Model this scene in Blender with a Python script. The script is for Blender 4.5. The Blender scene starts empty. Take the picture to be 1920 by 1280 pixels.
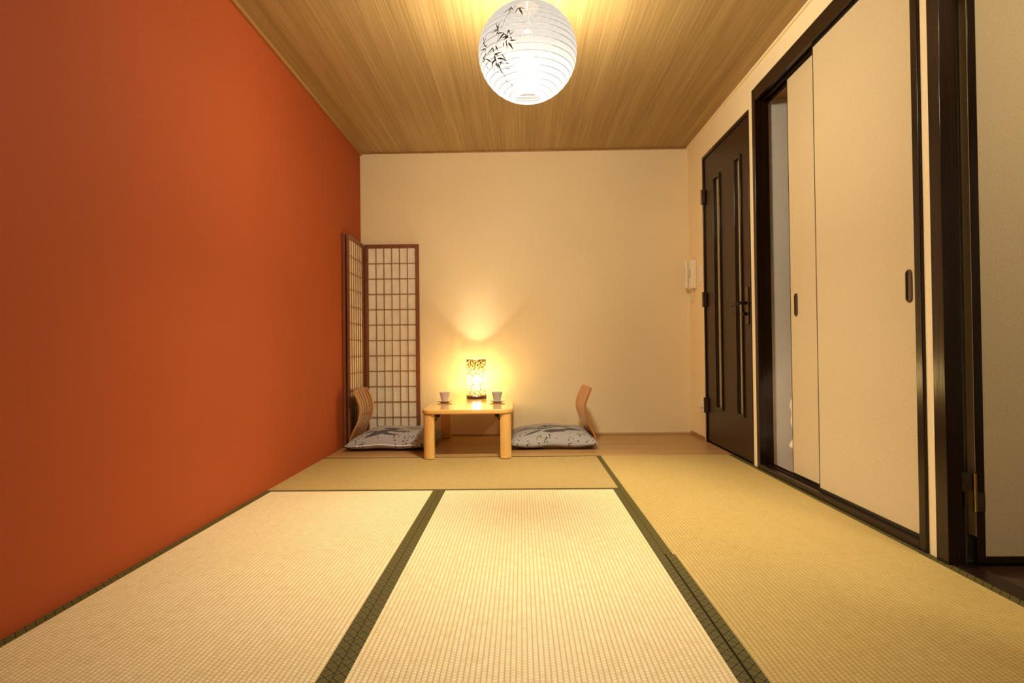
import bpy, bmesh, math, random
from mathutils import Vector, Matrix, noise
PI = math.pi
sc = bpy.context.scene
C = sc.collection
random.seed(7)

# ------------------------------------------------------------------ room numbers (metres)
XR, YB, HC = 2.657, 4.572, 2.3065      # right wall, back wall, ceiling
YREAR = -2.6
M1, M2 = 0.878, 1.773                  # seams between the tatami mats
YA, YW = 2.822, 3.690                  # seam in depth, start of the boarded strip

# ------------------------------------------------------------------ camera
CAM = Vector((1.29347, 0.0, 0.70798))
RX = Vector((0.999807, 0.015854, -0.011597)); RY = Vector((-0.011767, 0.010648, -0.999874)); RZ = Vector((-0.015728, 0.999818, 0.010833))
FPX = 1060.0
cam = bpy.data.cameras.new('camera'); cam_o = bpy.data.objects.new('camera', cam); C.objects.link(cam_o)
cam.sensor_width = 36; cam.lens = FPX / 1920 * 36; cam.clip_start = 0.02
m = Matrix.Identity(4)
for i in range(3):
    m[i][0] = RX[i]; m[i][1] = -RY[i]; m[i][2] = -RZ[i]; m[i][3] = CAM[i]
cam_o.matrix_world = m
sc.camera = cam_o

# ------------------------------------------------------------------ node expression helper
class S:
    def __init__(s, t, sock): s.t, s.k = t, sock
    def _m(s, op, *o):
        n = s.t.nodes.new('ShaderNodeMath'); n.operation = op
        for i, v in enumerate((s,) + o):
            if isinstance(v, S): s.t.links.new(v.k, n.inputs[i])
            else: n.inputs[i].default_value = v
        return S(s.t, n.outputs[0])
    def __add__(s, o): return s._m('ADD', o)
    def __sub__(s, o): return s._m('SUBTRACT', o)
    def __mul__(s, o): return s._m('MULTIPLY', o)
    def __truediv__(s, o): return s._m('DIVIDE', o)
    def frac(s): return s._m('FRACT')
    def abs(s): return s._m('ABSOLUTE')
    def sin(s): return s._m('SINE')
    def floor(s): return s._m('FLOOR')
    def pow(s, e): return s._m('POWER', e)
    def lt(s, v): return s._m('LESS_THAN', v)
    def gt(s, v): return s._m('GREATER_THAN', v)
    def mx(s, o): return s._m('MAXIMUM', o)
    def mn(s, o): return s._m('MINIMUM', o)

class Mat:
    def __init__(s, name):
        s.m = bpy.data.materials.new(name); s.m.use_nodes = True; s.t = s.m.node_tree
        s.b = s.t.nodes['Principled BSDF']; s.out = s.t.nodes['Material Output']; s._c = None
    def co(s):
        if not s._c: s._c = s.t.nodes.new('ShaderNodeTexCoord').outputs['Object']
        return s._c
    def xyz(s):
        n = s.t.nodes.new('ShaderNodeSeparateXYZ'); s.t.links.new(s.co(), n.inputs[0])
        return [S(s.t, o) for o in n.outputs]
    def vec(s, *v):
        n = s.t.nodes.new('ShaderNodeCombineXYZ')
        for i, a in enumerate(v):
            if isinstance(a, S): s.t.links.new(a.k, n.inputs[i])
            else: n.inputs[i].default_value = a
        return n.outputs[0]
    def scaled(s, sx, sy, sz):
        x, y, z = s.xyz(); return s.vec(x * sx, y * sy, z * sz)
    def noise(s, v=None, scale=1, detail=2, rough=.5):
        n = s.t.nodes.new('ShaderNodeTexNoise'); s.t.links.new(v or s.co(), n.inputs['Vector'])
        n.inputs['Scale'].default_value = scale; n.inputs['Detail'].default_value = detail; n.inputs['Roughness'].default_value = rough
        return S(s.t, n.outputs[0])
    def vor(s, v=None, scale=1, out=0, feature='F1'):
        n = s.t.nodes.new('ShaderNodeTexVoronoi'); n.feature = feature; s.t.links.new(v or s.co(), n.inputs['Vector'])
        n.inputs['Scale'].default_value = scale
        return n.outputs[out]
    def white(s, v):
        n = s.t.nodes.new('ShaderNodeTexWhiteNoise'); s.t.links.new(v, n.inputs['Vector']); return S(s.t, n.outputs[0])
    def ramp(s, f, stops):
        n = s.t.nodes.new('ShaderNodeValToRGB'); s.t.links.new(f.k, n.inputs[0])
        e = n.color_ramp.elements
        while len(e) < len(stops): e.new(.5)
        for el, (p, c) in zip(e, stops): el.position = p; el.color = (*c, 1)
        return n.outputs[0]
    def mix(s, f, a, b):
        n = s.t.nodes.new('ShaderNodeMix'); n.data_type = 'RGBA'
        for sock, v in ((n.inputs[0], f), (n.inputs[6], a), (n.inputs[7], b)):
            if isinstance(v, S): s.t.links.new(v.k, sock)
            elif isinstance(v, tuple): sock.default_value = (*v, 1)
            elif isinstance(v, (int, float)): sock.default_value = v
            else: s.t.links.new(v, sock)
        return n.outputs[2]
    def col(s, c):
        if isinstance(c, tuple): s.b.inputs['Base Color'].default_value = (*c, 1)
        else: s.t.links.new(c, s.b.inputs['Base Color'])
        return s
    def set(s, **k):
        for a, v in k.items():
            i = s.b.inputs[{'rough': 'Roughness', 'metal': 'Metallic', 'spec': 'Specular IOR Level', 'coat': 'Coat Weight', 'crough': 'Coat Roughness',
                            'sheen': 'Sheen Weight', 'trans': 'Transmission Weight', 'ior': 'IOR'}[a]]
            if isinstance(v, S): s.t.links.new(v.k, i)
            else: i.default_value = v
        return s
    def bump(s, h, dist=.001, strength=1):
        n = s.t.nodes.new('ShaderNodeBump'); n.inputs['Distance'].default_value = dist; n.inputs['Strength'].default_value = strength
        s.t.links.new(h.k, n.inputs['Height']); s.t.links.new(n.outputs[0], s.b.inputs['Normal']); return s

def wallpaper(name, c, amp=.0012, scale=160, var=.06):
    M = Mat(name)
    n = M.noise(scale=scale, detail=3, rough=.6)
    big = M.noise(scale=1.7, detail=2)
    f = n * .7 + big * .3
    M.col(M.ramp(f, [(.3, tuple(v * (1 - var) for v in c)), (.7, tuple(min(1, v * (1 + var)) for v in c))]))
    M.set(rough=.75, spec=.25).bump(n, amp); return M.m

def wood(name, dark, light, axis='y', rough=.35, coat=0., fine=60., long=1.6, spec=.5, bump=.0002):
    M = Mat(name)
    sv = [fine] * 3; sv['xyz'.index(axis)] = long
    n1 = M.noise(M.scaled(*sv), 1, 4, .6)
    sv2 = [fine * .16] * 3; sv2['xyz'.index(axis)] = long * .5
    n2 = M.noise(M.scaled(*sv2), 1, 2, .5)
    f = n1 * .55 + n2 * .45
    M.col(M.ramp(f, [(.33, dark), (.66, light)])).set(rough=rough, spec=spec, coat=coat, crough=.06).bump(n1, bump)
    return M.m

# ------------------------------------------------------------------ materials
mat = {}
mat['cream'] = wallpaper('cream_wallpaper', (.88, .73, .46), .0010, 170)
mat['orange'] = wallpaper('orange_wallpaper', (.36, .068, .014), .0007, 230, .09)
mat['rear'] = wallpaper('rear_wallpaper', (.20, .13, .08), .001, 150)
mat['fusuma'] = wallpaper('fusuma_paper', (.62, .50, .30), .0011, 130)
mat['closet'] = wallpaper('closet_wallpaper', (.78, .74, .68), .0012, 150)
mat['leafpaper'] = wallpaper('door_leaf_wallpaper', (.60, .48, .31), .0016, 120)
mat['dark'] = wood('dark_stained_wood', (.010, .004, .002), (.026, .011, .006), 'z', .19, 0, 50, 2, .35, .0004)
mat['dark_h'] = wood('dark_stained_rail', (.010, .004, .002), (.026, .011, .006), 'y', .28, 0, 50, 2, .35, .0004)
mat['door'] = wood('brown_door_skin', (.020, .007, .003), (.032, .011, .005), 'z', .38, 0, 90, 3, .4, .0001)
mat['board'] = wood('boarded_strip', (.34, .18, .062), (.50, .29, .105), 'x', .4, .1, 55, 1.2)
mat['hallfloor'] = wood('dark_hall_floor', (.035, .016, .009), (.07, .033, .018), 'x', .35, 0, 40, 1.5)
mat['birch'] = wood('honey_birch', (.66, .36, .09), (.84, .52, .17), 'x', .22, .8, 24, 3)
mat['birch_leg'] = wood('honey_birch_leg', (.64, .34, .08), (.84, .52, .17), 'z', .25, .5, 30, 4)
def striped():
    M = Mat('striped_plywood')
    n = M.noise(M.scaled(3, 62, 1.2), 1, 2, .5); f = M.noise(M.scaled(20, 300, 4), 1, 2)
    M.col(M.ramp(n * .85 + f * .15, [(.43, (.07, .022, .006)), (.50, (.30, .11, .028)), (.56, (.58, .28, .08))])).set(rough=.32, coat=.3, crough=.08)
    return M.m
mat['ply'] = striped()
mat['plyin'] = wood('bentwood_shell', (.30, .10, .028), (.50, .19, .055), 'z', .32, .3, 60, 1.5)
mat['pale'] = wood('pale_skirting', (.52, .34, .15), (.62, .42, .19), 'x', .4, 0, 60, 1)
mat['cedar'] = wood('reddish_cedar', (.17, .052, .018), (.27, .085, .03), 'z', .45, 0, 60, 2)
mat['lattice'] = wood('lattice_wood', (.26, .125, .045), (.36, .18, .07), 'z', .5, 0, 60, 2)
mat['moulding'] = wood('pale_wood_moulding', (.28, .13, .035), (.45, .23, .07), 'y', .4, 0, 60, 1)

def ceiling_mat():
    M = Mat('woodgrain_ceiling')
    n1 = M.noise(M.scaled(150, 1.3, 1), 1, 4, .65)
    n2 = M.noise(M.scaled(13, .22, 1), 1, 3, .55)
    f = n1 * .66 + n2 * .34
    M.col(M.ramp(f, [(.36, (.28, .175, .062)), (.52, (.38, .25, .095)), (.64, (.46, .32, .135))])).set(rough=.5, spec=.35).bump(n1, .0002)
    return M.m
mat['ceiling'] = ceiling_mat()

def tatami(name, along, k=(1, 1, 1)):
    M = Mat(name)
    x, y, z = M.xyz()
    u, v = (x, y) if along == 'y' else (y, x)          # u across the ribs, v along them
    P = .0127
    ui = (u / P).floor()
    off = M.white(M.vec(ui, 3.1, 0))
    rib = (u / P * PI).sin().abs().pow(.45)
    vv = v / .0112 + off * .35 + ui * .5
    cell = (vv * PI).sin().abs().pow(.35)
    reed = M.noise(M.vec(u * 22, v * 620, 0), 1, 2, .6)
    tone = M.noise(M.vec(ui * .37, v * 34, off * 5), 1, 2, .6)
    big = M.noise(scale=1.3, detail=2)
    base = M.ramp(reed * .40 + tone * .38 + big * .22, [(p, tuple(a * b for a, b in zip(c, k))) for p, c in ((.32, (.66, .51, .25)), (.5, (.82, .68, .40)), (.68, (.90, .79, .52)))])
    groove = rib.mn(cell * .75 + .25)
    c = M.mix(groove._m('SUBTRACT', .30)._m('MULTIPLY', 1.6).mx(0).mn(1), (.50 * k[0], .36 * k[1], .15 * k[2]), base)
    M.col(c).set(rough=.52, spec=.35)
    M.bump(rib * .7 + cell * .5 + reed * .3, .0011, .8)
    return M.m
mat['tat_y'] = tatami('pale_tatami_weave', 'y'); mat['tat_x'] = tatami('golden_sheen_tatami_weave_cross', 'x', (.58, .51, .32)); mat['tat_g'] = tatami('golden_tatami_weave', 'y', (.68, .60, .37))  # crosswise weave tinted golden and darker, the reeds' directional sheen put into its colour

def heri():
    M = Mat('tatami_border_cloth')
    x, y, z = M.xyz()
    p = .0300
    a = ((x + y) / p).frac(); b = ((x - y) / p).frac()
    line = a.lt(.13).mx(b.lt(.13))
    ia = (a - .565).abs(); ib = (b - .565).abs()
    d = ia.mx(ib)
    motif = ((d * 9).frac()).lt(.38) * d.lt(.34)
    wv = M.noise(M.scaled(900, 900, 900), 1, 1)
    c = M.mix(line, M.mix(motif, (.150, .118, .022), (.050, .041, .011)), (.012, .012, .010))
    M.col(M.mix(wv * .35, c, (.03, .025, .01))).set(rough=.7, spec=.2).bump(wv, .0004)
    return M.m
mat['heri'] = heri()

def simple(name, c, **k):
    M = Mat(name)
    n = M.noise(scale=k.pop('ns', 60), detail=2)
    v = k.pop('var', .1)
    M.col(M.ramp(n, [(.3, tuple(a * (1 - v) for a in c)), (.7, tuple(min(1, a * (1 + v)) for a in c))]))
    M.set(**{**dict(rough=.5), **k}); return M.m
mat['underlay'] = simple('underlay_boards', (.10, .06, .03))
mat['black'] = simple('black_metal', (.012, .010, .009), rough=.35, metal=.6)
mat['bronze'] = simple('bronze_metal', (.13, .085, .05), rough=.35, metal=.8)
mat['brass'] = simple('brass_pin', (.55, .38, .16), rough=.25, metal=1.)
mat['steel'] = simple('dull_steel', (.14, .12, .10), rough=.35, metal=.9)
mat['ivory'] = simple('ivory_plastic', (.86, .78, .60), rough=.35, var=.03)
mat['edge'] = simple('black_lacquer_edge', (.01, .008, .007), rough=.3)
mat['white_metal'] = simple('white_cord', (.8, .78, .72), rough=.4)
mat['cup_pink'] = simple('pinkish_glaze', (.72, .55, .50), rough=.25, ns=300, var=.12)
mat['cup_grey'] = simple('speckled_grey_glaze', (.52, .50, .44), rough=.25, ns=420, var=.35)
mat['saucer'] = simple('cream_glaze', (.88, .80, .68), rough=.2, var=.05)
mat['zip'] = simple('white_zip_tape', (.85, .82, .76), rough=.5)
mat['duvet'] = simple('white_cotton', (.84, .78, .70), rough=.8, ns=20, var=.04)
mat['paper'] = simple('screen_paper', (.86, .77, .61), rough=.8, ns=15, var=.06)
mat['lampbase'] = simple('dark_lamp_base', (.10, .05, .02), rough=.35)
mat['leaf_ink'] = simple('bamboo_ink', (.035, .034, .012), rough=.8, ns=50, var=.6)
mat['wire'] = simple('wire', (.02, .02, .02), rough=.4)

def glass_mat():
    M = Mat('frosted_glass_gold_reflection')
    n = M.noise(scale=260, detail=2)
    M.col((.62, .50, .26)).set(rough=.2, trans=.15, spec=.9).bump(n, .0015)  # golden base colour stands in for warm light reflected in the slits
    return M.m
mat['glass'] = glass_mat()

def fabric():
    M = Mat('dotted_cushion_cotton')
    a = M.t.nodes.new('ShaderNodeVertexColor'); a.layer_name = 'print'
    sep = M.t.nodes.new('ShaderNodeSeparateColor'); M.t.links.new(a.outputs[0], sep.inputs[0])
    dots = S(M.t, sep.outputs[0]); leaf = S(M.t, sep.outputs[1])
    weave = M.noise(scale=500, detail=1)
    base = M.ramp(weave, [(.3, (.30, .285, .27)), (.7, (.42, .40, .375))])
    c = M.mix(dots, base, (.05, .035, .03)); c = M.mix(leaf, c, (.045, .036, .055))
    M.col(c).set(rough=.85, spec=.2).bump(weave, .0004)
    return M.m
mat['fabric'] = fabric()

def emit(name, col, strength):
    M = Mat(name); M.col(col)
    M.b.inputs['Emission Color'].default_value = (*col, 1); M.b.inputs['Emission Strength'].default_value = strength
    return M.m
WARM = (1.0, .70, .36)
mat['bulb'] = emit('warm_bulb', (1.0, .85, .6), 3)
mat['bulb2'] = emit('amber_bulb', (1.0, .80, .45), 25)
mat['halllamp'] = emit('hall_lamp', (1.0, .84, .54), 235)
mat['dusk'] = emit('daylit_pane', (.62, .80, 1.0), .55)
mat['dusk_hall'] = emit('daylit_hall_pane', (.70, .90, 1.0), 1.6)

def shade_mat(name, tfac, tcol, scat, pattern=None):
    M = Mat(name); t = M.t
    tr = t.nodes.new('ShaderNodeBsdfTransparent'); tr.inputs[0].default_value = (*tcol, 1)
    tl = t.nodes.new('ShaderNodeBsdfTranslucent'); tl.inputs[0].default_value = (*scat, 1)
    df = t.nodes.new('ShaderNodeBsdfDiffuse'); df.inputs[0].default_value = (*[min(.8, v * 2) for v in scat], 1)
    ad = t.nodes.new('ShaderNodeAddShader'); t.links.new(tl.outputs[0], ad.inputs[0]); t.links.new(df.outputs[0], ad.inputs[1])
    mx = t.nodes.new('ShaderNodeMixShader'); mx.inputs[0].default_value = tfac
    t.links.new(ad.outputs[0], mx.inputs[1]); t.links.new(tr.outputs[0], mx.inputs[2])
    t.links.new(mx.outputs[0], t.nodes['Material Output'].inputs[0])
    if pattern: pattern(M, tl, tr, mx)
    return M.m
def paper_pat(M, tl, tr, mx):
    n = M.noise(scale=30, detail=3)
    x, y, z = M.xyz()
    lat = ((z - .208) / .208).mx(-.999).mn(.999)._m('ARCSINE')
    t_ = (((lat - math.radians(-75)) / math.radians(151)) * 21).frac()
    rib = (t_ - .5).abs().gt(.435)
    paper = M.ramp(n, [(.3, (.0034, .0034, .0038)), (.7, (.0037, .0036, .0041))])
    M.t.links.new(M.mix(rib * .8, paper, (.0012, .0012, .0013)), tl.inputs[0])
mat['lantern'] = shade_mat('white_lantern_paper', .085, (1, 1, 1), (.0010, .0010, .0011), paper_pat)
def mosaic_pat(M, tl, tr, mx):
    x, y, z = M.xyz()
    ang = y._m('ARCTAN2', x)
    v = M.vec(ang * 6, z * 46, 0)
    n = M.noise(v, 1.3, 2, .6); st = ((ang * (26 / (2 * PI))).frac() - .5).abs().gt(.44)
    zc = (z - .15).abs() * 1.1
    f = (n + zc * .55)                                   # denser strips near top and bottom of the shade
    dark = f.gt(.555).mx(st * n.gt(.47))
    M.t.links.new(M.mix(dark, (.13, .105, .046), (.022, .013, .0014)), tl.inputs[0])
    M.t.links.new(M.mix(dark, (1, .9, .62), (.25, .15, .03)), tr.inputs[0])
mat['mosaic'] = shade_mat('pieced_amber_shade', .30, (1, .9, .6), (.02, .012, .004), mosaic_pat)

# ------------------------------------------------------------------ mesh helpers
def box(bm, x0, x1, y0, y1, z0, z1):
    v = [bm.verts.new((x, y, z)) for x in (x0, x1) for y in (y0, y1) for z in (z0, z1)]
    for f in ((0, 1, 3, 2), (4, 6, 7, 5), (0, 4, 5, 1), (2, 3, 7, 6), (0, 2, 6, 4), (1, 5, 7, 3)): bm.faces.new([v[i] for i in f])
def boxes(*bs):
    bm = bmesh.new()
    for b in bs: box(bm, *b)
    return bm
def lathe(bm, prof, cx=0, cy=0, n=48):
    rings = []
    for r, z in prof:
        if r < 1e-5: rings.append([bm.verts.new((cx, cy, z))])
        else: rings.append([bm.verts.new((cx + r * math.cos(2 * PI * k / n), cy + r * math.sin(2 * PI * k / n), z)) for k in range(n)])
    for a, b in zip(rings, rings[1:]):
        for k in range(n):
            j = (k + 1) % n
            if len(a) == 1 and len(b) == 1: continue
            if len(a) == 1: bm.faces.new((a[0], b[j], b[k]))
            elif len(b) == 1: bm.faces.new((a[k], a[j], b[0]))
            else: bm.faces.new((a[k], a[j], b[j], b[k]))
def tube(bm, pts, r, n=8, closed=False):
    pts = [Vector(p) for p in pts]; rings = []
    N = len(pts)
    for i, p in enumerate(pts):
        d = (pts[(i + 1) % N] - pts[i - 1]) if closed else (pts[min(i + 1, N - 1)] - pts[max(i - 1, 0)])
        d.normalize(); up = Vector((0, 0, 1)) if abs(d.z) < .9 else Vector((1, 0, 0))
        a = d.cross(up).normalized(); b = d.cross(a).normalized()
        rr = r[i] if isinstance(r, (list, tuple)) else r
        rings.append([bm.verts.new(p + (a * math.cos(2 * PI * k / n) + b * math.sin(2 * PI * k / n)) * rr) for k in range(n)])
    for i in range(N if closed else N - 1):
        A, B = rings[i], rings[(i + 1) % N]
        for k in range(n): bm.faces.new((A[k], A[(k + 1) % n], B[(k + 1) % n], B[k]))
    if not closed: bm.faces.new(rings[0][::-1]); bm.faces.new(rings[-1])
def prism(bm, outline, lo, hi, axis='z'):
    def P(a, b, h): return {'z': (a, b, h), 'y': (a, h, b), 'x': (h, a, b)}[axis]
    A = [bm.verts.new(P(a, b, lo)) for a, b in outline]; B = [bm.verts.new(P(a, b, hi)) for a, b in outline]
    n = len(A)
    bm.faces.new(A[::-1]); bm.faces.new(B)
    for i in range(n): bm.faces.new((A[i], A[(i + 1) % n], B[(i + 1) % n], B[i]))

def obj(name, bm, material, parent=None, bevel=0, smooth=False, seg=2, ang=40):
    bmesh.ops.recalc_face_normals(bm, faces=bm.faces)
    me = bpy.data.meshes.new(name); bm.to_mesh(me); bm.free()
    me.materials.append(material)
    o = bpy.data.objects.new(name, me); C.objects.link(o)
    if parent is not None:
        o.parent = parent
        w = parent
        off = Vector((0, 0, 0))
        while w is not None: off += w.location; w = w.parent
        me.transform(Matrix.Translation(-off))
    if smooth or bevel:
        for p in me.polygons: p.use_smooth = True
        me.set_sharp_from_angle(angle=math.radians(ang))
    if bevel:
        md = o.modifiers.new('bevel', 'BEVEL'); md.width = bevel; md.segments = seg; md.limit_method = 'ANGLE'; md.harden_normals = True
    return o
def thing(name, label, cat, loc, group=None):
    o = bpy.data.objects.new(name, None); C.objects.link(o); o.location = loc; o.empty_display_size = .05
    o['label'] = label; o['category'] = cat
    if group: o['group'] = group
    return o
def struct(name, bm, m, label, cat='wall', bevel=0, parent=None):
    o = obj(name, bm, m, parent, bevel)
    if parent is None: o['kind'] = 'structure'; o['label'] = label; o['category'] = cat
    return o
def sroot(name, label, cat, loc=(0, 0, 0)):
    o = thing(name, label, cat, loc); o['kind'] = 'structure'; return o

# ------------------------------------------------------------------ shell
XO = 4.95                                           # far side of the adjoining space
struct('floor', boxes((-.1, XR + .1, YREAR - .1, YB + .1, -.12, -.045)), mat['underlay'], 'bare floor boards under the straw mats', 'floor')
struct('ceiling', boxes((-.1, XO + .1, YREAR - .1, YB + .1, HC, HC + .1)), mat['ceiling'], 'woodgrain ceiling with streaks running towards the back wall', 'ceiling')
struct('wall_left', boxes((-.1, 0, YREAR, YB, -.045, HC)), mat['orange'], 'burnt orange painted wall on the left', 'wall')
struct('wall_back', boxes((-.1, XR + .1, YB, YB + .1, -.045, HC)), mat['cream'], 'cream wallpapered wall behind the low table', 'wall')
WT = .070
D1 = (3.352, 4.205, 2.10); CL = (1.928, 3.288, 2.18); DW = (.93, 1.879, 2.12)   # openings: near, far, head
struct('wall_right', boxes(
    (XR, XR + WT, D1[1], YB, -.045, HC), (XR, XR + WT, D1[0], D1[1], D1[2], HC),
    (XR, XR + WT, CL[1], D1[0], -.045, HC), (XR, XR + WT, CL[0], CL[1], CL[2], HC),
    (XR, XR + WT, DW[1], CL[0], -.045, HC), (XR, XR + WT, DW[0], DW[1], DW[2], HC),
    (XR, XR + WT, YREAR, DW[0], -.045, HC)), mat['cream'], 'cream wallpapered wall with the doors and the closet on the right', 'wall')
# rear wall with a window behind the camera
struct('wall_rear', boxes((-.1, .55, YREAR - .1, YREAR, -.045, HC), (2.1, XR, YREAR - .1, YREAR, -.045, HC),
    (.55, 2.1, YREAR - .1, YREAR, -.045, .75), (.55, 2.1, YREAR - .1, YREAR, 1.9, HC)), mat['rear'], 'dim wall behind the camera', 'wall')
w = sroot('window_1', 'dim daylit window behind the camera', 'window', (1.325, YREAR, .75))
obj('window_frame', boxes((.55, .60, YREAR - .08, YREAR - .01, .75, 1.9), (2.05, 2.1, YREAR - .08, YREAR - .01, .75, 1.9),
    (.60, 2.05, YREAR - .08, YREAR - .01, .75, .80), (.60, 2.05, YREAR - .08, YREAR - .01, 1.85, 1.9), (1.30, 1.35, YREAR - .08, YREAR - .01, .80, 1.85)), mat['dark'], w)
obj('window_pane', boxes((.60, 2.05, YREAR - .09, YREAR - .085, .80, 1.85)), mat['dusk'], w)

# adjoining space beyond the open doorway
struct('floor_adjoining', boxes((XR + .0, XO, YREAR, 1.95, -.06, -.012)), mat['hallfloor'], 'dark brown boards beyond the open doorway', 'floor')
struct('wall_adjoining', boxes((XR + WT, XO, 1.888, 1.985, -.06, HC), (XO, XO + .05, YREAR, 1.985, -.06, HC),
    (XR + WT, 4.05, YREAR - .1, YREAR, -.06, HC), (4.75, XO, YREAR - .1, YREAR, -.06, HC), (4.05, 4.75, YREAR - .1, YREAR, -.06, 1.0), (4.05, 4.75, YREAR - .1, YREAR, 2.1, HC)),
    wallpaper('adjoining_wallpaper', (.55, .55, .45), .0012, 140), 'greyish wall beyond the open doorway', 'wall')
w = sroot('window_2', 'daylit window of the adjoining space', 'window', (4.4, YREAR, 1.0))
obj('window_frame', boxes((4.05, 4.09, YREAR - .08, YREAR - .01, 1., 2.1), (4.71, 4.75, YREAR - .08, YREAR - .01, 1., 2.1), (4.09, 4.71, YREAR - .08, YREAR - .01, 1., 1.04), (4.09, 4.71, YREAR - .08, YREAR - .01, 2.06, 2.1)), mat['dark'], w)
obj('window_pane', boxes((4.09, 4.71, YREAR - .09, YREAR - .085, 1.04, 2.06)), mat['dusk_hall'], w)

# closet interior
struct('wall_closet', boxes((XR + WT, 3.5, 3.262, 3.35, -.045, HC), (3.5, 3.55, 1.985, 3.35, -.045, HC)), mat['closet'], 'pale grey wall inside the open closet', 'wall')
struct('floor_closet', boxes((XR + WT, 3.5, 1.985, 3.262, -.045, -.012)), mat['board'], 'raised closet floor behind the sliding doors', 'floor')
struct('ceiling_closet', boxes((XR + WT, 3.5, 1.985, 3.262, 2.12, 2.16)), mat['moulding'], 'low wooden ceiling inside the closet', 'ceiling')
# hall behind the brown door
struct('floor_hall', boxes((XR + WT, 3.5, 3.35, YB, -.06, -.003)), mat['hallfloor'], 'floor of the entrance hall behind the brown door', 'floor')
struct('wall_hall', boxes((3.5, 3.55, 3.35, YB + .1, -.045, HC), (XR + WT, 3.5, YB, YB + .1, -.045, HC)), mat['closet'], 'wall of the entrance hall behind the brown door', 'wall')

# boarded strip in front of the back wall
st = sroot('trim_1', 'light brown boarded strip between the mats and the back wall', 'floor boards', (XR / 2, 4.1, 0))
ys = [YW, 3.78, 4.08, 4.34, YB]
for a, b in zip(ys, ys[1:]):
    obj('board', boxes((0.0, XR, a + .0008, b - .0008, -.045, .0)), mat['board'], st, bevel=.0015)
# thin trims
struct('trim_2', boxes((0, .018, YREAR, YB, HC - .022, HC)), mat['moulding'], 'thin wooden moulding between the orange wall and the ceiling', 'moulding', .003)
struct('trim_3', boxes((.018, XR - .012, YB - .012, YB, HC - .012, HC)), mat['moulding'], 'thin wooden moulding above the cream back wall', 'moulding', .002)
struct('trim_4', boxes((XR - .012, XR, YREAR, YB, HC - .014, HC)), mat['cream'], 'thin cream moulding above the right wall', 'moulding', .002)
struct('baseboard_back', boxes((0.0, XR, YB - .012, YB, 0, .016)), mat['pale'], 'low light wooden skirting along the back wall', 'baseboard', .002)
struct('baseboard_right', boxes((XR - .010, XR, D1[1] + .03, YB - .012, 0, .028)), mat['moulding'], 'short light skirting left of the brown door', 'baseboard', .002)

# ------------------------------------------------------------------ tatami mats
def mat_thing(label, x0, x1, y0, y1, along, hw=.031, top=0.0, weave='tat_y'):
    t = thing('tatami_mat', label, 'mat', ((x0 + x1) / 2, (y0 + y1) / 2, -.045), 'straw mats covering the floor')
    g = .0006
    if along == 'y':
        obj('mat_surface', boxes((x0 + hw, x1 - hw, y0 + g, y1 - g, -.045, top)), mat[weave], t)
        for a, b in ((x0 + g, x0 + hw), (x1 - hw, x1 - g)):
            obj('cloth_border', boxes((a, b, y0 + g, y1 - g, -.045, top + .0010)), mat['heri'], t, bevel=.0015)
    else:
        obj('mat_surface', boxes((x0 + g, x1 - g, y0 + hw * .8, y1 - hw * .6, -.045, top)), mat['tat_x'], t)
        for a, b in ((y0 + g, y0 + hw * .8), (y1 - hw * .6, y1 - g)):
            obj('cloth_border', boxes((x0 + g, x1 - g, a, b, -.045, top + .0010)), mat['heri'], t, bevel=.0015)
    return t
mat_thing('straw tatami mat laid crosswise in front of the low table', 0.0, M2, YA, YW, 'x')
mat_thing('straw tatami mat in the foreground along the orange wall', 0.0, M1, YA - 1.76, YA, 'y')
mat_thing('straw tatami mat in the middle of the foreground between two others', M1, M2, YA - 1.76, YA, 'y')
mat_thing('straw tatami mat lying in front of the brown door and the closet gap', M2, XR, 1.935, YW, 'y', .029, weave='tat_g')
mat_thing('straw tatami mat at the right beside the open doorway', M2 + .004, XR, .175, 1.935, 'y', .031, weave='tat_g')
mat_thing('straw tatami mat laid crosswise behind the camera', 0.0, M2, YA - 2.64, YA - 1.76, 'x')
struct('trim_5', boxes((0.0, XR, YREAR, .174, -.045, 0)), mat['tat_x'], 'straw floor covering behind the camera', 'floor')

# ------------------------------------------------------------------ brown door
d = sroot('door_1', 'dark brown hinged door with two narrow glass slits', 'door', (XR, (D1[0] + D1[1]) / 2, 0))
fx = XR - .006
obj('threshold', boxes((XR, XR + WT, D1[0] + .012, D1[1] - .022, -.045, .004)), mat['dark_h'], d)
obj('door_frame', boxes((fx, XR + WT, D1[1] - .022, D1[1], 0, D1[2]), (fx, XR + WT, D1[0], D1[0] + .012, 0, D1[2]), (fx, XR + WT, D1[0] + .012, D1[1] - .022, D1[2] - .022, D1[2])), mat['dark'], d, bevel=.002)
y0, y1, zt = D1[0] + .014, D1[1] - .024, D1[2] - .024
slits = ((3.487, 3.600, .262, 1.885), (3.852, 3.985, .262, 1.885))
xl0, xl1 = XR + .004, XR + .040
b = [(xl0, xl1, y0, slits[0][0], .012, zt), (xl0, xl1, slits[0][1], slits[1][0], .012, zt), (xl0, xl1, slits[1][1], y1, .012, zt)]
for s in slits: b += [(xl0, xl1, s[0], s[1], .012, s[2]), (xl0, xl1, s[0], s[1], s[3], zt)]
leaf = obj('door_leaf', boxes(*b), mat['door'], d)
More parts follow.
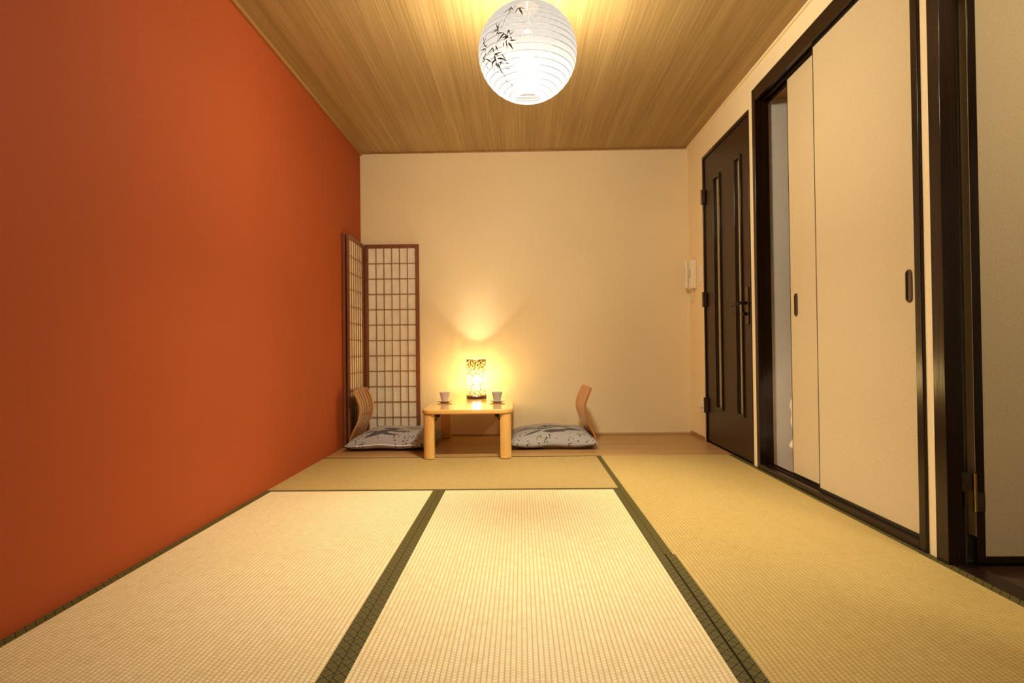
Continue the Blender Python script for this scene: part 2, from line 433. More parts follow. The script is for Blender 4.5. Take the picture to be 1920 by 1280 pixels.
for s in slits:
    w_ = .016; x_ = xl0 - .010
    mo = obj('glass_moulding', boxes((x_, xl0 + .014, s[0], s[0] + w_, s[2], s[3]), (x_, xl0 + .014, s[1] - w_, s[1], s[2], s[3]),
        (x_, xl0 + .014, s[0] + w_, s[1] - w_, s[2], s[2] + w_), (x_, xl0 + .014, s[0] + w_, s[1] - w_, s[3] - w_, s[3])), mat['dark'], d, bevel=.004)
    obj('glass_pane', boxes((xl0 + .016, xl0 + .020, s[0] + .002, s[1] - .002, s[2] + .002, s[3] - .002)), mat['glass'], mo)
for z in (.27, 1.045, 1.80):
    bm = bmesh.new()
    tube(bm, [(XR - .016, D1[1] - .022, z - .055), (XR - .016, D1[1] - .022, z + .055)], .009, 12)
    box(bm, XR - .010, XR - .004, D1[1] - .055, D1[1] - .024, z - .05, z + .05); box(bm, XR - .010, XR - .004, D1[1] - .020, D1[1] + .006, z - .05, z + .05)
    obj('hinge', bm, mat['bronze'], d, smooth=True)
yh = 3.412
h = obj('lever_handle', boxes((xl0 - .010, xl0, yh - .019, yh + .019, .83, 1.055)), mat['bronze'], d, bevel=.003)
bm = bmesh.new(); tube(bm, [(xl0 - .008, yh, .960), (xl0 - .048, yh, .960), (xl0 - .055, yh + .012, .960), (xl0 - .055, yh + .10, .957), (xl0 - .050, yh + .122, .950)], [.010, .010, .009, .008, .006], 12)
obj('lever', bm, mat['black'], h, smooth=True)
bm = bmesh.new(); tube(bm, [(xl0 - .008, yh, .895), (xl0 - .022, yh, .895)], .010, 12); box(bm, xl0 - .034, xl0 - .020, yh - .003, yh + .010, .887, .903)
obj('thumb_turn', bm, mat['black'], h, smooth=True)

# ------------------------------------------------------------------ closet with sliding doors
y0, y1, zt = CL
cf = sroot('door_frame', 'dark stained frame and track of the sliding closet doors', 'door frame', (XR, 2.6, 0)); cf.name = 'trim_6'
xc = XR - .010
obj('jamb', boxes((xc, XR + WT, y1 - .040, y1, 0, zt)), mat['dark'], cf, bevel=.003)
obj('jamb', boxes((xc, XR + WT, y0, y0 + .034, 0, zt)), mat['dark'], cf, bevel=.003)
yi0, yi1 = y0 + .034, y1 - .040
obj('head_track', boxes((xc, XR + .010, yi0, yi1, 2.105, zt), (XR + .010, XR + WT, yi0, yi1, 2.125, zt), (XR + .0365, XR + .0415, yi0, yi1, 2.100, 2.125), (XR + .068, XR + WT, yi0, yi1, 2.085, 2.125)), mat['dark_h'], cf, bevel=.002)
obj('sill_track', boxes((xc, XR + .010, yi0, yi1, 0, .028), (XR + .010, XR + WT, yi0, yi1, 0, .020), (XR + .0365, XR + .0415, yi0, yi1, .020, .028), (XR + .068, XR + WT, yi0, yi1, .020, .030)), mat['dark_h'], cf, bevel=.002)
def fusuma(label, ya, yb, x, hy):
    t = thing('sliding_door', label, 'sliding door', (x, (ya + yb) / 2, .021), 'closet sliding doors'); e = .005
    obj('paper_panel', boxes((x + .001, x + .023, ya + e, yb - e, .045, 2.090)), mat['fusuma'], t)
    obj('edge_frame', boxes((x, x + .024, ya, ya + e, .021, 2.104), (x, x + .024, yb - e, yb, .021, 2.104), (x, x + .024, ya + e, yb - e, .021, .045), (x, x + .024, ya + e, yb - e, 2.090, 2.104)), mat['edge'], t)
    hw, hz0, hz1 = .016, .868, .952
    def oval(w, z0, z1, n=10):
        return [(hy + w * math.cos(a), z1 + w * math.sin(a)) for a in [PI * k / n for k in range(n + 1)]] + [(hy + w * math.cos(a), z0 + w * math.sin(a)) for a in [PI + PI * k / n for k in range(n + 1)]]
    bm = bmesh.new(); A = oval(hw, hz0, hz1); B = oval(hw - .005, hz0, hz1)
    lo = [[bm.verts.new((xx, a, b)) for a, b in ring] for xx, ring in ((x + .001, A), (x - .003, A), (x - .003, B), (x + .0005, B))]
    n = len(A)
    for r0, r1 in zip(lo, lo[1:]):
        for i in range(n): bm.faces.new((r0[i], r0[(i + 1) % n], r1[(i + 1) % n], r1[i]))
    hd = obj('finger_pull', bm, mat['bronze'], t, smooth=True)
    bm = bmesh.new(); prism(bm, oval(hw - .005, hz0, hz1), x + .0002, x + .0009, 'x')
    obj('pull_recess', bm, mat['steel'], hd)
fusuma('cream papered sliding closet door nearest the open doorway, overlapping the other', yi0 + .001, 2.648, XR + .012, 2.020)
fusuma('cream papered sliding closet door half hidden behind the nearer one', 2.290, 2.968, XR + .043, 2.906)

# folded bedding inside the closet
bm = bmesh.new(); bmesh.ops.create_grid(bm, x_segments=2, y_segments=2, size=1); bm.free()
bm = bmesh.new(); bmesh.ops.create_icosphere(bm, subdivisions=6, radius=1)
for v in bm.verts:
    p = v.co.copy(); s = [math.copysign(abs(c) ** .55, c) for c in p]
    q = Vector((3.045 + .30 * s[0], 2.84 + .36 * s[1], .290 + .300 * s[2]))
    n_ = noise.fractal(q * 7, 1, 2, 4) * .022 + abs(noise.noise(Vector((q.x * 4, q.y * 4, q.z * 16)))) * .03
    q += p.normalized() * n_
    q.z = max(q.z, -.0115); v.co = q
f = obj('folded_duvet', bm, mat['duvet'], smooth=True, ang=180)
f['label'] = 'crumpled white bedding peeking out behind the sliding door'; f['category'] = 'bedding'

# ------------------------------------------------------------------ open doorway
y0, y1, zt = DW
df = sroot('door_2', 'dark stained casing of the open doorway at the right edge', 'door frame', (XR, 1.4, 0))
xc = XR - .012
obj('jamb', boxes((xc, XR + .036, y1 - .053, y1, -.012, zt), (XR + .036, XR + WT, y1 - .018, y1, -.012, zt)), mat['dark'], df, bevel=.002)
obj('jamb', boxes((xc, XR + WT, y0, y0 + .050, -.012, zt)), mat['dark'], df, bevel=.002)
obj('head', boxes((xc, XR + WT, y0 + .05, y1 - .05, zt - .05, zt)), mat['dark_h'], df, bevel=.002)
obj('threshold', boxes((xc + .012, XR + WT, y0 + .05, y1 - .05, -.012, .002)), mat['dark_h'], df, bevel=.002)
dl = thing('open_door', 'wallpapered door leaf with black edging standing open beyond the doorway', 'door', (2.745, 1.85, 0))
lx0, lx1, ly0, ly1 = 2.747, 3.56, 1.840, 1.874
obj('leaf_frame', boxes((lx0, lx0 + .027, ly0, ly1, .002, 2.05), (lx1 - .04, lx1, ly0, ly1, .002, 2.05), (lx0 + .027, lx1 - .04, ly0, ly1, .002, .022), (lx0 + .027, lx1 - .04, ly0, ly1, 2.03, 2.05)), mat['dark'], dl, bevel=.001)
obj('edge_strip', boxes((lx0 - .0012, lx0, ly0 + .002, ly1 - .001, .085, 2.04)), mat['leafpaper'], dl)['label'] = 'grey strip along the hinge edge'
obj('leaf_panel', boxes((lx0 + .027, lx1 - .04, ly0 + .002, ly1 - .002, .022, 2.03)), mat['leafpaper'], dl)
for z in (.232, 1.90):
    hx, hy = 2.736, 1.830
    bm = bmesh.new()
    box(bm, XR + .038, hx, y1 - .0445, y1 - .0182, z, z + .056); box(bm, hx, lx0 + .026, ly0 - .0025, ly0 - .0002, z - .066, z - .006)
    hg = obj('hinge', bm, mat['bronze'], dl)
    bm = bmesh.new(); tube(bm, [(hx, hy, z - .064), (hx, hy, z + .058)], .005, 12); obj('hinge_pin', bm, mat['brass'], hg, smooth=True)
    bm = bmesh.new()
    for px, pz in ((XR + .044, z + .012), (XR + .044, z + .045), (XR + .060, z + .012), (XR + .060, z + .045)):
        tube(bm, [(px, y1 - .0445, pz), (px, y1 - .0465, pz)], .003, 8)
    for px, pz in ((lx0 + .008, z - .054), (lx0 + .008, z - .018), (lx0 + .02, z - .054), (lx0 + .02, z - .018)):
        tube(bm, [(px, ly0 - .002, pz), (px, ly0 - .0045, pz)], .003, 8)
    obj('hinge_screw', bm, mat['steel'], hg)
cl = thing('ceiling_lamp', 'round ceiling lamp of the adjoining space', 'lamp', (3.0, .6, HC))
bm = bmesh.new(); lathe(bm, [(0, HC - .07), (.06, HC - .068), (.085, HC - .045), (.085, HC - .012)], 3.0, .6); obj('lamp_diffuser', bm, mat['halllamp'], cl, smooth=True)
bm = bmesh.new(); lathe(bm, [(0, HC - .012), (.10, HC - .012), (.10, HC - .0005), (0, HC - .0005)], 3.0, .6); obj('lamp_base', bm, mat['ivory'], cl)

# ------------------------------------------------------------------ wall fittings
ph = thing('intercom_phone', 'cream intercom handset with curly cord on the wall beside the brown door', 'intercom', (XR, 4.44, 1.15))
obj('phone_base', boxes((XR - .040, XR, 4.385, 4.500, 1.150, 1.375)), mat['ivory'], ph, bevel=.006)
bm = bmesh.new()
prof = [(-.030, 1.160), (-.052, 1.158), (-.056, 1.20), (-.046, 1.225), (-.046, 1.315), (-.057, 1.335), (-.054, 1.378), (-.030, 1.378)]
prism(bm, [(XR + a - .012, b) for a, b in prof], 4.462, 4.508, 'y'); obj('handset', bm, mat['ivory'], ph, bevel=.005, seg=3)
obj('button_slot', boxes((XR - .0415, XR - .039, 4.415, 4.425, 1.235, 1.305)), mat['bronze'], ph)
bm = bmesh.new(); pts = []
for k in range(181):
    u = k / 180; a = PI * u
    pts.append((XR - .030 + .004 * math.cos(u * 26 * 2 * PI), 4.487 - .095 * u + .0, 1.160 - .105 * math.sin(a) + .004 * math.sin(u * 26 * 2 * PI)))
tube(bm, pts, .0019, 6); obj('curly_cord', bm, mat['ivory'], ph, smooth=True)
sw = thing('light_switch', 'cream light switch plate between the intercom and the brown door', 'switch', (XR, 4.27, 1.19))
obj('switch_plate', boxes((XR - .007, XR, 4.238, 4.306, 1.185, 1.310)), mat['ivory'], sw, bevel=.003)
obj('rocker', boxes((XR - .011, XR - .0065, 4.258, 4.286, 1.222, 1.273)), mat['ivory'], sw, bevel=.002)
so = thing('wall_socket', 'small cream socket low on the wall left of the brown door', 'socket', (XR, 4.28, .20))
obj('socket_plate', boxes((XR - .007, XR, 4.250, 4.320, .205, .325)), mat['ivory'], so, bevel=.003)
obj('plug', boxes((XR - .024, XR - .0065, 4.268, 4.296, .245, .285)), mat['ivory'], so, bevel=.004)

# ------------------------------------------------------------------ folding paper screen in the corner
sr = thing('folding_screen', 'narrow wooden lattice screen with pale paper standing in the back left corner', 'screen', (.05, 4.50, 0))
def screen_panel(p0, p1, h=1.552, th=.018, up=None):
    p0 = Vector((*p0, 0)); p1 = Vector((*p1, 0)); L = (p1 - p0).length; a = math.atan2(p1.y - p0.y, p1.x - p0.x)
    T = Matrix.Translation(p0) @ Matrix.Rotation(a, 4, 'Z'); fw = .030; ft = .030; fb = .030
    def mk(bs):
        bm = boxes(*bs); bmesh.ops.transform(bm, matrix=T, verts=bm.verts); return bm
    fr = obj('panel_frame', mk([(0, fw, -th / 2, th / 2, .006, h), (L - fw, L, -th / 2, th / 2, .006, h), (fw, L - fw, -th / 2, th / 2, h - ft, h), (fw, L - fw, -th / 2, th / 2, .006, .006 + fb)]), mat['cedar'], sr, bevel=.0015)
    obj('paper', mk([(fw - .002, L - fw + .002, .0015, .0030, .036 - .002, h - ft + .002)]), mat['paper'], fr)
    W_, H_ = L - 2 * fw, h - ft - .036; bs = []
    for k in range(1, 6): bs.append((fw + W_ * k / 6 - .003, fw + W_ * k / 6 + .003, -.0060, .0012, .036, h - ft))
    for k in range(1, 12): bs.append((fw, L - fw, -.0072, -.0050, .036 + H_ * k / 12 - .003, .036 + H_ * k / 12 + .003))
    obj('lattice', mk(bs), mat['lattice'], fr)
screen_panel((.038, 4.545), (.478, 4.548))
screen_panel((.040, 4.085), (.026, 4.525))
screen_panel((.012, 4.075), (.012, 4.520))
for z in (.35, 1.30):
    bm = bmesh.new(); tube(bm, [(.030, 4.530, z - .02), (.030, 4.530, z + .02)], .005, 8)
    obj('hinge', bm, mat['brass'], sr, smooth=True)

# ------------------------------------------------------------------ low table
tb = thing('low_table', 'glossy honey wood low table with rounded corners against the cream wall', 'table', (.947, 4.04, 0))
tx0, tx1, ty0, ty1, TH = .649, 1.238, 3.585, 4.500, .318
def rrect(x0, x1, y0, y1, r, n=8):
    o = []
    for cx, cy, a0 in ((x1 - r, y1 - r, 0), (x0 + r, y1 - r, 90), (x0 + r, y0 + r, 180), (x1 - r, y0 + r, 270)):
        for k in range(n + 1):
            a = math.radians(a0 + 90 * k / n); o.append((cx + r * math.cos(a), cy + r * math.sin(a)))
    return o
bm = bmesh.new(); prism(bm, rrect(tx0, tx1, ty0, ty1, .075, 12), TH - .030, TH)
obj('tabletop', bm, mat['birch'], tb, bevel=.009, seg=4, ang=50)
def leg(cx, cy, sx, sy):
    # outer corner rounded, inner corner square
    w, dp, r = .072, .050, .045
    o = [(0, 0), (-w, 0), (-w, dp), (-.0, dp)]
    pts = [(-w, 0)]
    for k in range(9):
        a = PI / 2 * k / 8; pts.append((-r + r * math.sin(a), dp - .018 + .018 * math.cos(a) if k else dp))
    pts = [(-w, 0), (-w, dp * .72)] + [(-w + (w - r) * .5, dp * .93)] + [(-r + r * math.sin(PI / 2 * k / 10), dp * .95 - r * .9 + r * .9 * math.cos(PI / 2 * k / 10) + .0025) for k in range(11)] + [(0, 0)]
    bm = bmesh.new(); prism(bm, [(cx + sx * a, cy + sy * b) for a, b in pts], 0.0025, TH - .031)
    return bm
for sx, cx in ((-1, tx0 + .012), (1, tx1 - .012)):
    for sy, cy in ((-1, ty0 + .062), (1, ty1 - .062)):
        obj('leg', leg(cx, cy, sx, sy), mat['birch_leg'], tb, bevel=.003, ang=35)
        br = boxes((cx - sx * .105 if sx > 0 else cx - sx * .074, cx - sx * .074 if sx > 0 else cx - sx * .105, cy - .012, cy + .012, TH - .052, TH - .0315))
        bmb = br; tube(bmb, [(cx - sx * .074, cy, TH - .075), (cx - sx * .098, cy, TH - .040)], .004, 8)
        obj('folding_bracket', bmb, mat['black'], tb)

# ------------------------------------------------------------------ cups on saucers
def cup(x, y, m, label, ls):
    sa = bmesh.new(); z = TH + .0008
    lathe(sa, [(0, z), (.030, z), (.033, z + .003), (.046, z + .007), (.060, z + .013), (.0605, z + .0145), (.058, z + .0145), (.040, z + .0085), (.028, z + .0062), (0, z + .0062)], x, y)
    s = obj('saucer', sa, mat['saucer'], None, smooth=True); s['label'] = ls; s['category'] = 'saucer'; s['group'] = 'saucers on the low table'
    zc = z + .0072; c = bmesh.new()
    lathe(c, [(0, zc + .002), (.019, zc + .002), (.021, zc), (.024, zc + .001), (.0265, zc + .008), (.0345, zc + .050), (.0385, zc + .064), (.0375, zc + .0655), (.035, zc + .063), (.030, zc + .045), (.0225, zc + .010), (0, zc + .008)], x, y)
    for v in c.verts:
        a = math.atan2(v.co.y - y, v.co.x - x); k = 1 + .015 * math.sin(5 * a) * (v.co.z - zc) / .06
        v.co.x = x + (v.co.x - x) * k; v.co.y = y + (v.co.y - y) * k
    c_ = obj('tea_cup', c, m, None, smooth=True); c_['label'] = label; c_['category'] = 'cup'; c_['group'] = 'tea cups on the low table'
cup(.740, 4.075, mat['cup_pink'], 'pinkish white tea cup left of the glowing lamp', 'cream saucer under the pinkish cup')
cup(1.118, 4.050, mat['cup_grey'], 'speckled grey tea cup right of the glowing lamp', 'cream saucer under the speckled grey cup')

# ------------------------------------------------------------------ table lamp
LX, LY = .945, 4.385; z0 = TH + .0008
tl = thing('table_lamp', 'glowing cylindrical amber lamp on the back of the low table', 'lamp', (LX, LY, z0))
bm = bmesh.new(); lathe(bm, [(0, z0), (.074, z0), (.078, z0 + .004), (.078, z0 + .020), (.074, z0 + .024), (0, z0 + .024)], LX, LY); obj('lamp_base', bm, mat['lampbase'], tl, smooth=True, ang=50)
bm = bmesh.new(); lathe(bm, [(.076, z0 + .0245), (.076, z0 + .298)], LX, LY, 72)
obj('lamp_shade', bm, mat['mosaic'], tl, smooth=True)
bm = bmesh.new(); z = z0 + .0255; tube(bm, [(LX + .0765 * math.cos(2 * PI * k / 48), LY + .0765 * math.sin(2 * PI * k / 48), z) for k in range(48)], .0018, 6, True)
obj('shade_ring', bm, mat['lampbase'], tl, smooth=True)
bm = bmesh.new()
for z in (z0 + .299,): tube(bm, [(LX + .0765 * math.cos(2 * PI * k / 48), LY + .0765 * math.sin(2 * PI * k / 48), z) for k in range(48)], .0018, 6, True)
for k in range(3):
    a = 2 * PI * k / 3 + .5; tube(bm, [(LX + .0765 * math.cos(a), LY + .0765 * math.sin(a), z0 + .299), (LX + .014 * math.cos(a), LY + .014 * math.sin(a), z0 + .285)], .0015, 6)
tube(bm, [(LX + .014 * math.cos(2 * PI * k / 20), LY + .014 * math.sin(2 * PI * k / 20), z0 + .285) for k in range(20)], .0018, 6, True)
obj('shade_ring', bm, mat['lampbase'], tl, smooth=True)
bm = bmesh.new(); lathe(bm, [(0, z0 + .024), (.016, z0 + .024), (.016, z0 + .085), (.012, z0 + .09), (0, z0 + .09)], LX, LY, 20); obj('bulb_socket', bm, mat['ivory'], tl, smooth=True)
bm = bmesh.new(); bmesh.ops.create_icosphere(bm, subdivisions=2, radius=1, matrix=Matrix.Translation((LX, LY, z0 + .138)) @ Matrix.Diagonal((.024, .024, .045, 1))); obj('bulb', bm, mat['bulb2'], tl, smooth=True)

# ------------------------------------------------------------------ legless chairs
PROF = [(-.385, .0075), (-.30, .0070), (-.12, .0070), (-.055, .0075), (-.025, .012), (-.008, .026), (0, .048), (-.004, .080), (-.020, .125), (-.042, .175), (-.058, .225), (-.064, .265), (-.060, .305), (-.047, .345), (-.030, .385), (-.016, .418)]
def zaisu(label, x, y, rot, m_, cyl):
    t = thing('floor_chair', label, 'floor chair', (0, 0, 0), 'legless chairs beside the low table')
    N = 16; bm = bmesh.new(); T_ = .0062
    def sm(u):  # catmull-rom through the profile
        n = len(PROF) - 1; f = u * n; i = min(int(f), n - 1); f -= i
        P = [Vector(PROF[max(0, min(n, i + k))]) for k in (-1, 0, 1, 2)]
        return .5 * ((2 * P[1]) + (P[2] - P[0]) * f + (2 * P[0] - 5 * P[1] + 4 * P[2] - P[3]) * f * f + (3 * P[1] - P[0] - 3 * P[2] + P[3]) * f ** 3)
    K = 60; pts = [sm(k / K) for k in range(K + 1)]
    g = [[], []]
    for k, p in enumerate(pts):
        d = (pts[min(k + 1, K)] - pts[max(k - 1, 0)]).normalized(); nn = Vector((-d.y, d.x))
        hh = p.y; half = .195 if hh < .3 else .195 - .012 * ((hh - .3) / .118) ** 2
        if k < 3: half -= (.03, .012, .003)[k]
        if k > K - 3: half -= (.028, .010, .003)[K - k]
        for s, L in ((1, 0), (-1, 1)):
            row = []
            for j in range(N + 1):
                v = -half + 2 * half * j / N
                cz = .012 * (v / .195) ** 2 * min(1, max(0, (hh - .03) / .15))     # gently dished back
                q = p + nn * (T_ * s); row.append(bm.verts.new((q.x - cz, v, max(q.y, .0006))))
            g[L].append(row)
    for L in (0, 1):
        for a, b in zip(g[L], g[L][1:]):
            for j in range(N): bm.faces.new((a[j], a[j + 1], b[j + 1], b[j]))
    for k in range(K):
        for j in (0, N): bm.faces.new((g[0][k][j], g[0][k + 1][j], g[1][k + 1][j], g[1][k][j]))
    for k in (0, K):
        for j in range(N): bm.faces.new((g[0][k][j], g[0][k][j + 1], g[1][k][j + 1], g[1][k][j]))
    # seat and back are one bent sheet; split at the bend so each reads as a part
    back = bm.copy()
    bmesh.ops.delete(bm, geom=[f for f in bm.faces if f.calc_center_median().z > .030 and f.calc_center_median().x > -.2], context='FACES')
    bmesh.ops.delete(back, geom=[f for f in back.faces if not (f.calc_center_median().z > .030 and f.calc_center_median().x > -.2)], context='FACES')
    obj('seat', bm, m_, t, smooth=True, ang=60); obj('backrest', back, m_, t, smooth=True, ang=60)
    t.location = (x, y, 0); t.rotation_euler = (0, 0, rot); return t
zaisu('legless bentwood chair with striped back at the left cushion', .068, 4.190, PI + math.radians(1), mat['ply'], 0)
zaisu('legless bentwood chair standing behind the right cushion', 1.801, 4.165, math.radians(3), mat['plyin'], 0)

# ------------------------------------------------------------------ floor cushions
def cushion(label, cx, cy, rot, seed, zipper):
    t = thing('floor_cushion', label, 'cushion', (cx, cy, .0145), 'grey patterned cushions on the legless chairs')
    rng = random.Random(seed); N = 170; A, B = .308, .292
    bm = bmesh.new(); lay = bm.loops.layers.color.new('print')
    rot_ = Matrix.Rotation(rot, 3, 'Z')
    duv = [(math.sin(PI / 2 * rng.uniform(-1, 1)), math.sin(PI / 2 * rng.uniform(-1, 1))) for _ in range(230)]
    duv += [(max(-.99, min(.99, a + rng.uniform(-.04, .04))), max(-.99, min(.99, b + rng.choice((-1, 1)) * .045))) for a, b in duv[:110]]
    leaves = []
    for _ in range(17):
        a = rng.uniform(-.45, .45) + (PI if rng.random() < .5 else 0); ox, oy = rng.uniform(-.12, .08), rng.uniform(-.20, .02)
        leaves.append((ox, oy, a, rng.uniform(.09, .15), rng.uniform(.011, .021)))
    def shape(u, v):
        px = A * u * (1 - .055 * (1 - v * v)) ; py = B * v * (1 - .07 * (1 - u * u))
        prof = max(0, (1 - u ** 4)) ** .62 * max(0, (1 - v ** 4)) ** .62
        return px, py, prof
    def warp(t_): return math.sin(PI / 2 * t_)
    def nz(px, py, u, v):
        edge = max(abs(u), abs(v))
        w = noise.noise(Vector((px * 7, py * 7, seed))) * .007
        tang = (px if abs(v) > abs(u) else py)
        return w + noise.noise(Vector((tang * 42, seed * 3, 0))) * .006 * max(0, (edge - .55) / .45)
    def top(u, v):
        px, py, pr = shape(u, v); return Vector((px, py, .026 + .004 * math.sin(px * 21 + seed) + (.088 + nz(px, py, u, v)) * pr))
    dots = [top(a, b) for a, b in duv]
    grid = [[], []]
    for L in (0, 1):
        for i in range(N + 1):
            row = []
            for j in range(N + 1):
                u, v = warp(-1 + 2 * i / N), warp(-1 + 2 * j / N)
                if L == 1 and (i in (0, N) or j in (0, N)): row.append(grid[0][i][j]); continue
                px, py, pr = shape(u, v)
                seam = .026 + .004 * math.sin(px * 21 + seed)
                if L == 0: z = seam + (.088 + nz(px, py, u, v)) * pr
                else: z = max(.0005, seam - .034 * pr ** .6)
                q = rot_ @ Vector((px, py, 0)); row.append(bm.verts.new((cx + q.x, cy + q.y, .0145 + z)))
            grid[L].append(row)
    bm.verts.ensure_lookup_table()
    def pr_col(px, py, top, pz):
        d = 0.0
        for q in dots:
            if abs(px - q.x) < .006 and abs(py - q.y) < .006 and (px - q.x) ** 2 + (py - q.y) ** 2 + (pz - q.z) ** 2 < .0048 ** 2: d = 1; break
        lf = 0.0
        if top:
            for ox, oy, a, l, w in leaves:
                dx, dy = px - ox, py - oy; s = dx * math.cos(a) + dy * math.sin(a); r = -dx * math.sin(a) + dy * math.cos(a)
                if 0 < s < l * 1.3 and abs(r - .15 * s * s / l) < w * math.sin(PI * (s / (l * 1.3)) ** .7): lf = .95; break
        return d, lf
    for L in (0, 1):
        for i in range(N):
            for j in range(N):
                f = bm.faces.new((grid[L][i][j], grid[L][i + 1][j], grid[L][i + 1][j + 1], grid[L][i][j + 1]))
                u, v = warp(-1 + 2 * (i + .5) / N), warp(-1 + 2 * (j + .5) / N); tp = top(u, v); c = pr_col(tp.x, tp.y, L == 0, tp.z)
                for lp in f.loops: lp[lay] = (c[0], c[1], 0, 1)
    cv = obj('cushion_cover', bm, mat['fabric'], t, smooth=True, ang=180)
    if zipper:
        bm = bmesh.new(); pts = []
        for k in range(41):
            u = -.78 + 1.40 * k / 40; px, py, _ = shape(u, -1); q = rot_ @ Vector((px, py, 0))
            pts.append((cx + q.x, cy + q.y - .001, .0145 + .026 + .004 * math.sin(px * 21 + seed) + .0035))
        tube(bm, pts, .0038, 8); z_ = obj('zipper', bm, mat['zip'], t, smooth=True); z_['label'] = 'white zip tape along the front seam'
cushion('grey dotted floor cushion with a white zip left of the low table', .376, 4.168, math.radians(-.5), 3, True)
cushion('grey dotted floor cushion with dark leaf print right of the low table', 1.508, 4.170, math.radians(.5), 8, False)

# ------------------------------------------------------------------ paper lantern
GX, GY, GZ, GR, GH = 1.338, 2.500, 2.013, .219, .208
ln = thing('paper_lantern', 'round white paper lantern with painted bamboo hanging from the ceiling', 'lantern', (GX, GY, GZ - GH))
NR = 21; a0, a1 = math.radians(-75), math.radians(76)
prof = []
K = NR * 6
for k in range(K + 1):
    a = a0 + (a1 - a0) * k / K; ph_ = (k / 6) % 1
    sc_ = 1 - .007 * abs(math.sin(PI * k / 6)) ** .8
    prof.append((GR * math.cos(a) * sc_, GZ + GH * math.sin(a) * (1 - .005 * abs(math.sin(PI * k / 6)))))
bm = bmesh.new(); lathe(bm, prof, GX, GY, 96); obj('lantern_shade', bm, mat['lantern'], ln, smooth=True, ang=180)
bm = bmesh.new()
for k in range(NR + 1):
    a = a0 + (a1 - a0) * k / NR; r = GR * math.cos(a) - .0012; z = GZ + GH * math.sin(a)
    tube(bm, [(GX + r * math.cos(2 * PI * j / 72), GY + r * math.sin(2 * PI * j / 72), z) for j in range(72)], .0004, 5, True)
obj('wire_rib', bm, mat['wire'], ln, smooth=True)
zt_, zb_ = GZ + GH * math.sin(a1), GZ + GH * math.sin(a0)
bm = bmesh.new()
rt = GR * math.cos(a1) - .002
for s in (-1, 1):
    tube(bm, [(GX + s * rt, GY, zt_), (GX + s * .022, GY, zt_ - .02), (GX + s * .022, GY, zb_ + .03), (GX + s * (GR * math.cos(a0) - .002), GY, zb_)], .0015, 6)
tube(bm, [(GX - rt, GY, zt_), (GX + rt, GY, zt_)], .0018, 6)
obj('wire_stretcher', bm, mat['wire'], ln, smooth=True)
bm = bmesh.new(); tube(bm, [(GX, GY, HC - .018), (GX, GY, zt_ - .045)], .0035, 10); obj('cord', bm, mat['white_metal'], ln, smooth=True)
bm = bmesh.new(); lathe(bm, [(0, zt_ - .045), (.02, zt_ - .045), (.021, zt_ - .10), (.017, zt_ - .105), (0, zt_ - .105)], GX, GY, 24); obj('bulb_socket', bm, mat['edge'], ln, smooth=True)
bm = bmesh.new(); lathe(bm, [(0, HC - .0005), (.036, HC - .0005), (.036, HC - .012), (.02, HC - .022), (0, HC - .022)], GX, GY, 32); obj('ceiling_rose', bm, mat['white_metal'], ln, smooth=True, ang=50)
bm = bmesh.new(); bmesh.ops.create_icosphere(bm, subdivisions=3, radius=1, matrix=Matrix.Translation((GX, GY, GZ - .05)) @ Matrix.Diagonal((.054, .054, .025, 1))); obj('bulb', bm, mat['bulb'], ln, smooth=True)
# bamboo painted on the paper: leaf strokes following the lantern's surface
def on_shade(u, v, lift=1.012):
    d = (RX * ((u - 960) / FPX) + RY * ((v - 640) / FPX) + RZ).normalized()
    S_ = Vector((1 / GR / lift, 1 / GR / lift, 1 / GH / lift)); o = CAM - Vector((GX, GY, GZ))
    O = Vector([a * b for a, b in zip(o, S_)]); D = Vector([a * b for a, b in zip(d, S_)])
    A, B, Cc = D.dot(D), 2 * O.dot(D), O.dot(O) - 1; q = B * B - 4 * A * Cc
    return None if q < 0 else CAM + d * ((-B - math.sqrt(q)) / (2 * A))
strokes = [(575,75,500,140,9),(575,75,530,165,8),(575,78,600,115,8),(600,75,648,68,7),(648,85,612,145,9),(650,85,735,96,9),(655,88,697,172,14),(640,90,680,100,8),(520,110,462,165,5),
 (430,320,404,245,9),(432,320,450,240,8),(435,318,390,330,9),(435,322,352,362,7),(440,325,410,375,8),(410,368,492,356,9),
 (548,320,520,385,9),(548,325,560,372,8),(555,380,600,335,6),(500,355,425,455,13),(540,385,470,415,12),(545,400,490,440,12),(560,402,582,432,8),(560,438,628,434,10),(520,380,490,370,8),
 (540,465,595,548,13),(515,460,528,540,8),(490,465,485,520,7),(525,440,515,480,8),
 (300,405,270,470,6),(270,410,285,480,8),(265,455,300,520,9),(310,495,270,510,8),(285,530,236,555,8),(285,520,288,580,9),(370,515,300,590,9),(300,580,262,640,9),
 (372,515,388,580,12),(400,500,435,560,10),(415,500,400,550,8),(390,590,480,562,9),(390,595,435,600,9),(470,590,515,655,8),(390,600,420,690,14),
 (290,640,262,690,9),(295,640,372,692,11),(305,680,310,740,8),(308,735,332,748,7),(260,625,300,650,9),
 (420,635,515,640,9),(440,630,530,668,10),(380,660,365,745,13),(400,640,370,690,13),(400,680,440,760,13),(430,690,470,780,14),(440,680,500,700,8),(465,660,450,730,8),(510,690,560,694,8),(520,745,575,750,6),
 (390,740,386,790,6),(425,790,445,800,6),(455,775,495,803,9),(500,825,512,838,5),(510,880,530,890,6),(545,898,562,905,5),(570,925,598,922,8)]
stems = [[(585,120),(530,160),(500,230),(470,290),(455,330)],[(440,370),(425,440),(400,510)],[(385,600),(420,700),(460,770),(500,830),(520,885),(590,925)],[(330,590),(350,640),(400,620)]]
bm = bmesh.new()
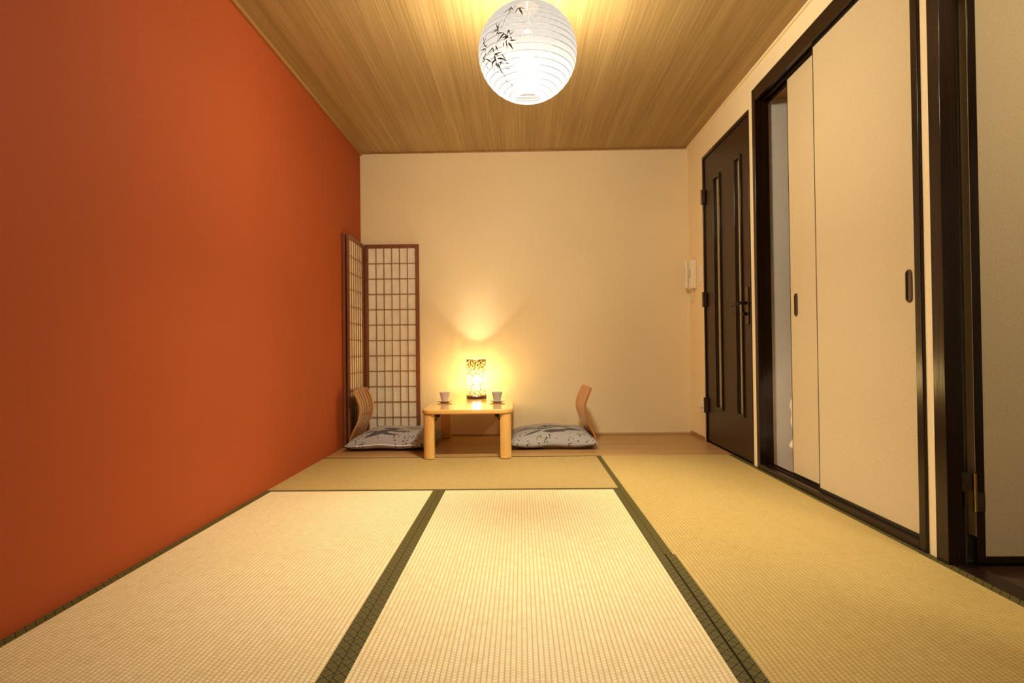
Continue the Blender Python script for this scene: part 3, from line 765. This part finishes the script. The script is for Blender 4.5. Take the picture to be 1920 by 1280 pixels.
def strip(P2, wid):
    pts = [on_shade(860 + a / 5.82, b / 5.82) for a, b in P2]
    if any(p is None for p in pts): return
    rows = []
    for i, p in enumerate(pts):
        d = (pts[min(i + 1, len(pts) - 1)] - pts[max(i - 1, 0)]).normalized(); n = Vector(((p.x - GX) / GR ** 2, (p.y - GY) / GR ** 2, (p.z - GZ) / GH ** 2)).normalized()
        s = d.cross(n).normalized() * wid[i]
        rows.append((bm.verts.new(p - s), bm.verts.new(p + s)))
    for a, b in zip(rows, rows[1:]): bm.faces.new((a[0], b[0], b[1], a[1]))
for n_, (x0_, y0_, x1_, y1_, w_) in enumerate(strokes):
    if n_ == 9:
        strip(stems[0], [.0006] * len(stems[0])); obj('painted_bamboo', bm, mat['leaf_ink'], ln); bm = bmesh.new()
    P2 = []; bend = random.uniform(-.08, .08); dx, dy = x1_ - x0_, y1_ - y0_
    for k in range(8):
        s = k / 7; o_ = bend * 4 * s * (1 - s); P2.append((x0_ + dx * s - dy * o_, y0_ + dy * s + dx * o_))
    strip(P2, [max(.0003, w_ * .00028 * math.sin(PI * min(1, (k / 7) ** .6 * .97 + .02))) for k in range(8)])
for s_ in stems[1:]: strip(s_, [.0006] * len(s_))
obj('painted_bamboo', bm, mat['leaf_ink'], ln)

# ------------------------------------------------------------------ the two lamps' light
def lamp(name, kind, loc, power, col, size, rot=(0, 0, 0)):
    l = bpy.data.lights.new(name, kind); l.energy = power; l.color = col
    if kind == 'POINT': l.shadow_soft_size = size
    else: l.shape = 'DISK'; l.size = size * 2
    o = bpy.data.objects.new(name, l); C.objects.link(o); o.location = loc; o.rotation_euler = rot
LC = (1.0, .89, .66)
lamp('lantern_light', 'POINT', (GX, GY, GZ - .04), 700, LC, .12)
lamp('lantern_downlight', 'AREA', (GX, GY, GZ - .03), 125, LC, .11)
for h_, p_ in ((.095, 32), (.170, 24)): lamp('table_lamp_light', 'POINT', (LX, LY, z0 + h_), p_, (1.0, .83, .50), .028)

# ------------------------------------------------------------------ world and colour
wd = bpy.data.worlds.new('world'); sc.world = wd; wd.use_nodes = True
wd.node_tree.nodes['Background'].inputs[0].default_value = (.4, .5, .7, 1); wd.node_tree.nodes['Background'].inputs[1].default_value = .01
vs = sc.view_settings; sc.display_settings.display_device = 'sRGB'
vs.view_transform = 'Standard'; vs.look = 'None'; vs.gamma = 1; vs.exposure = 0.1; vs.use_curve_mapping = False
sc.cycles.max_bounces = 10; sc.cycles.transparent_max_bounces = 12; sc.cycles.sample_clamp_indirect = 6
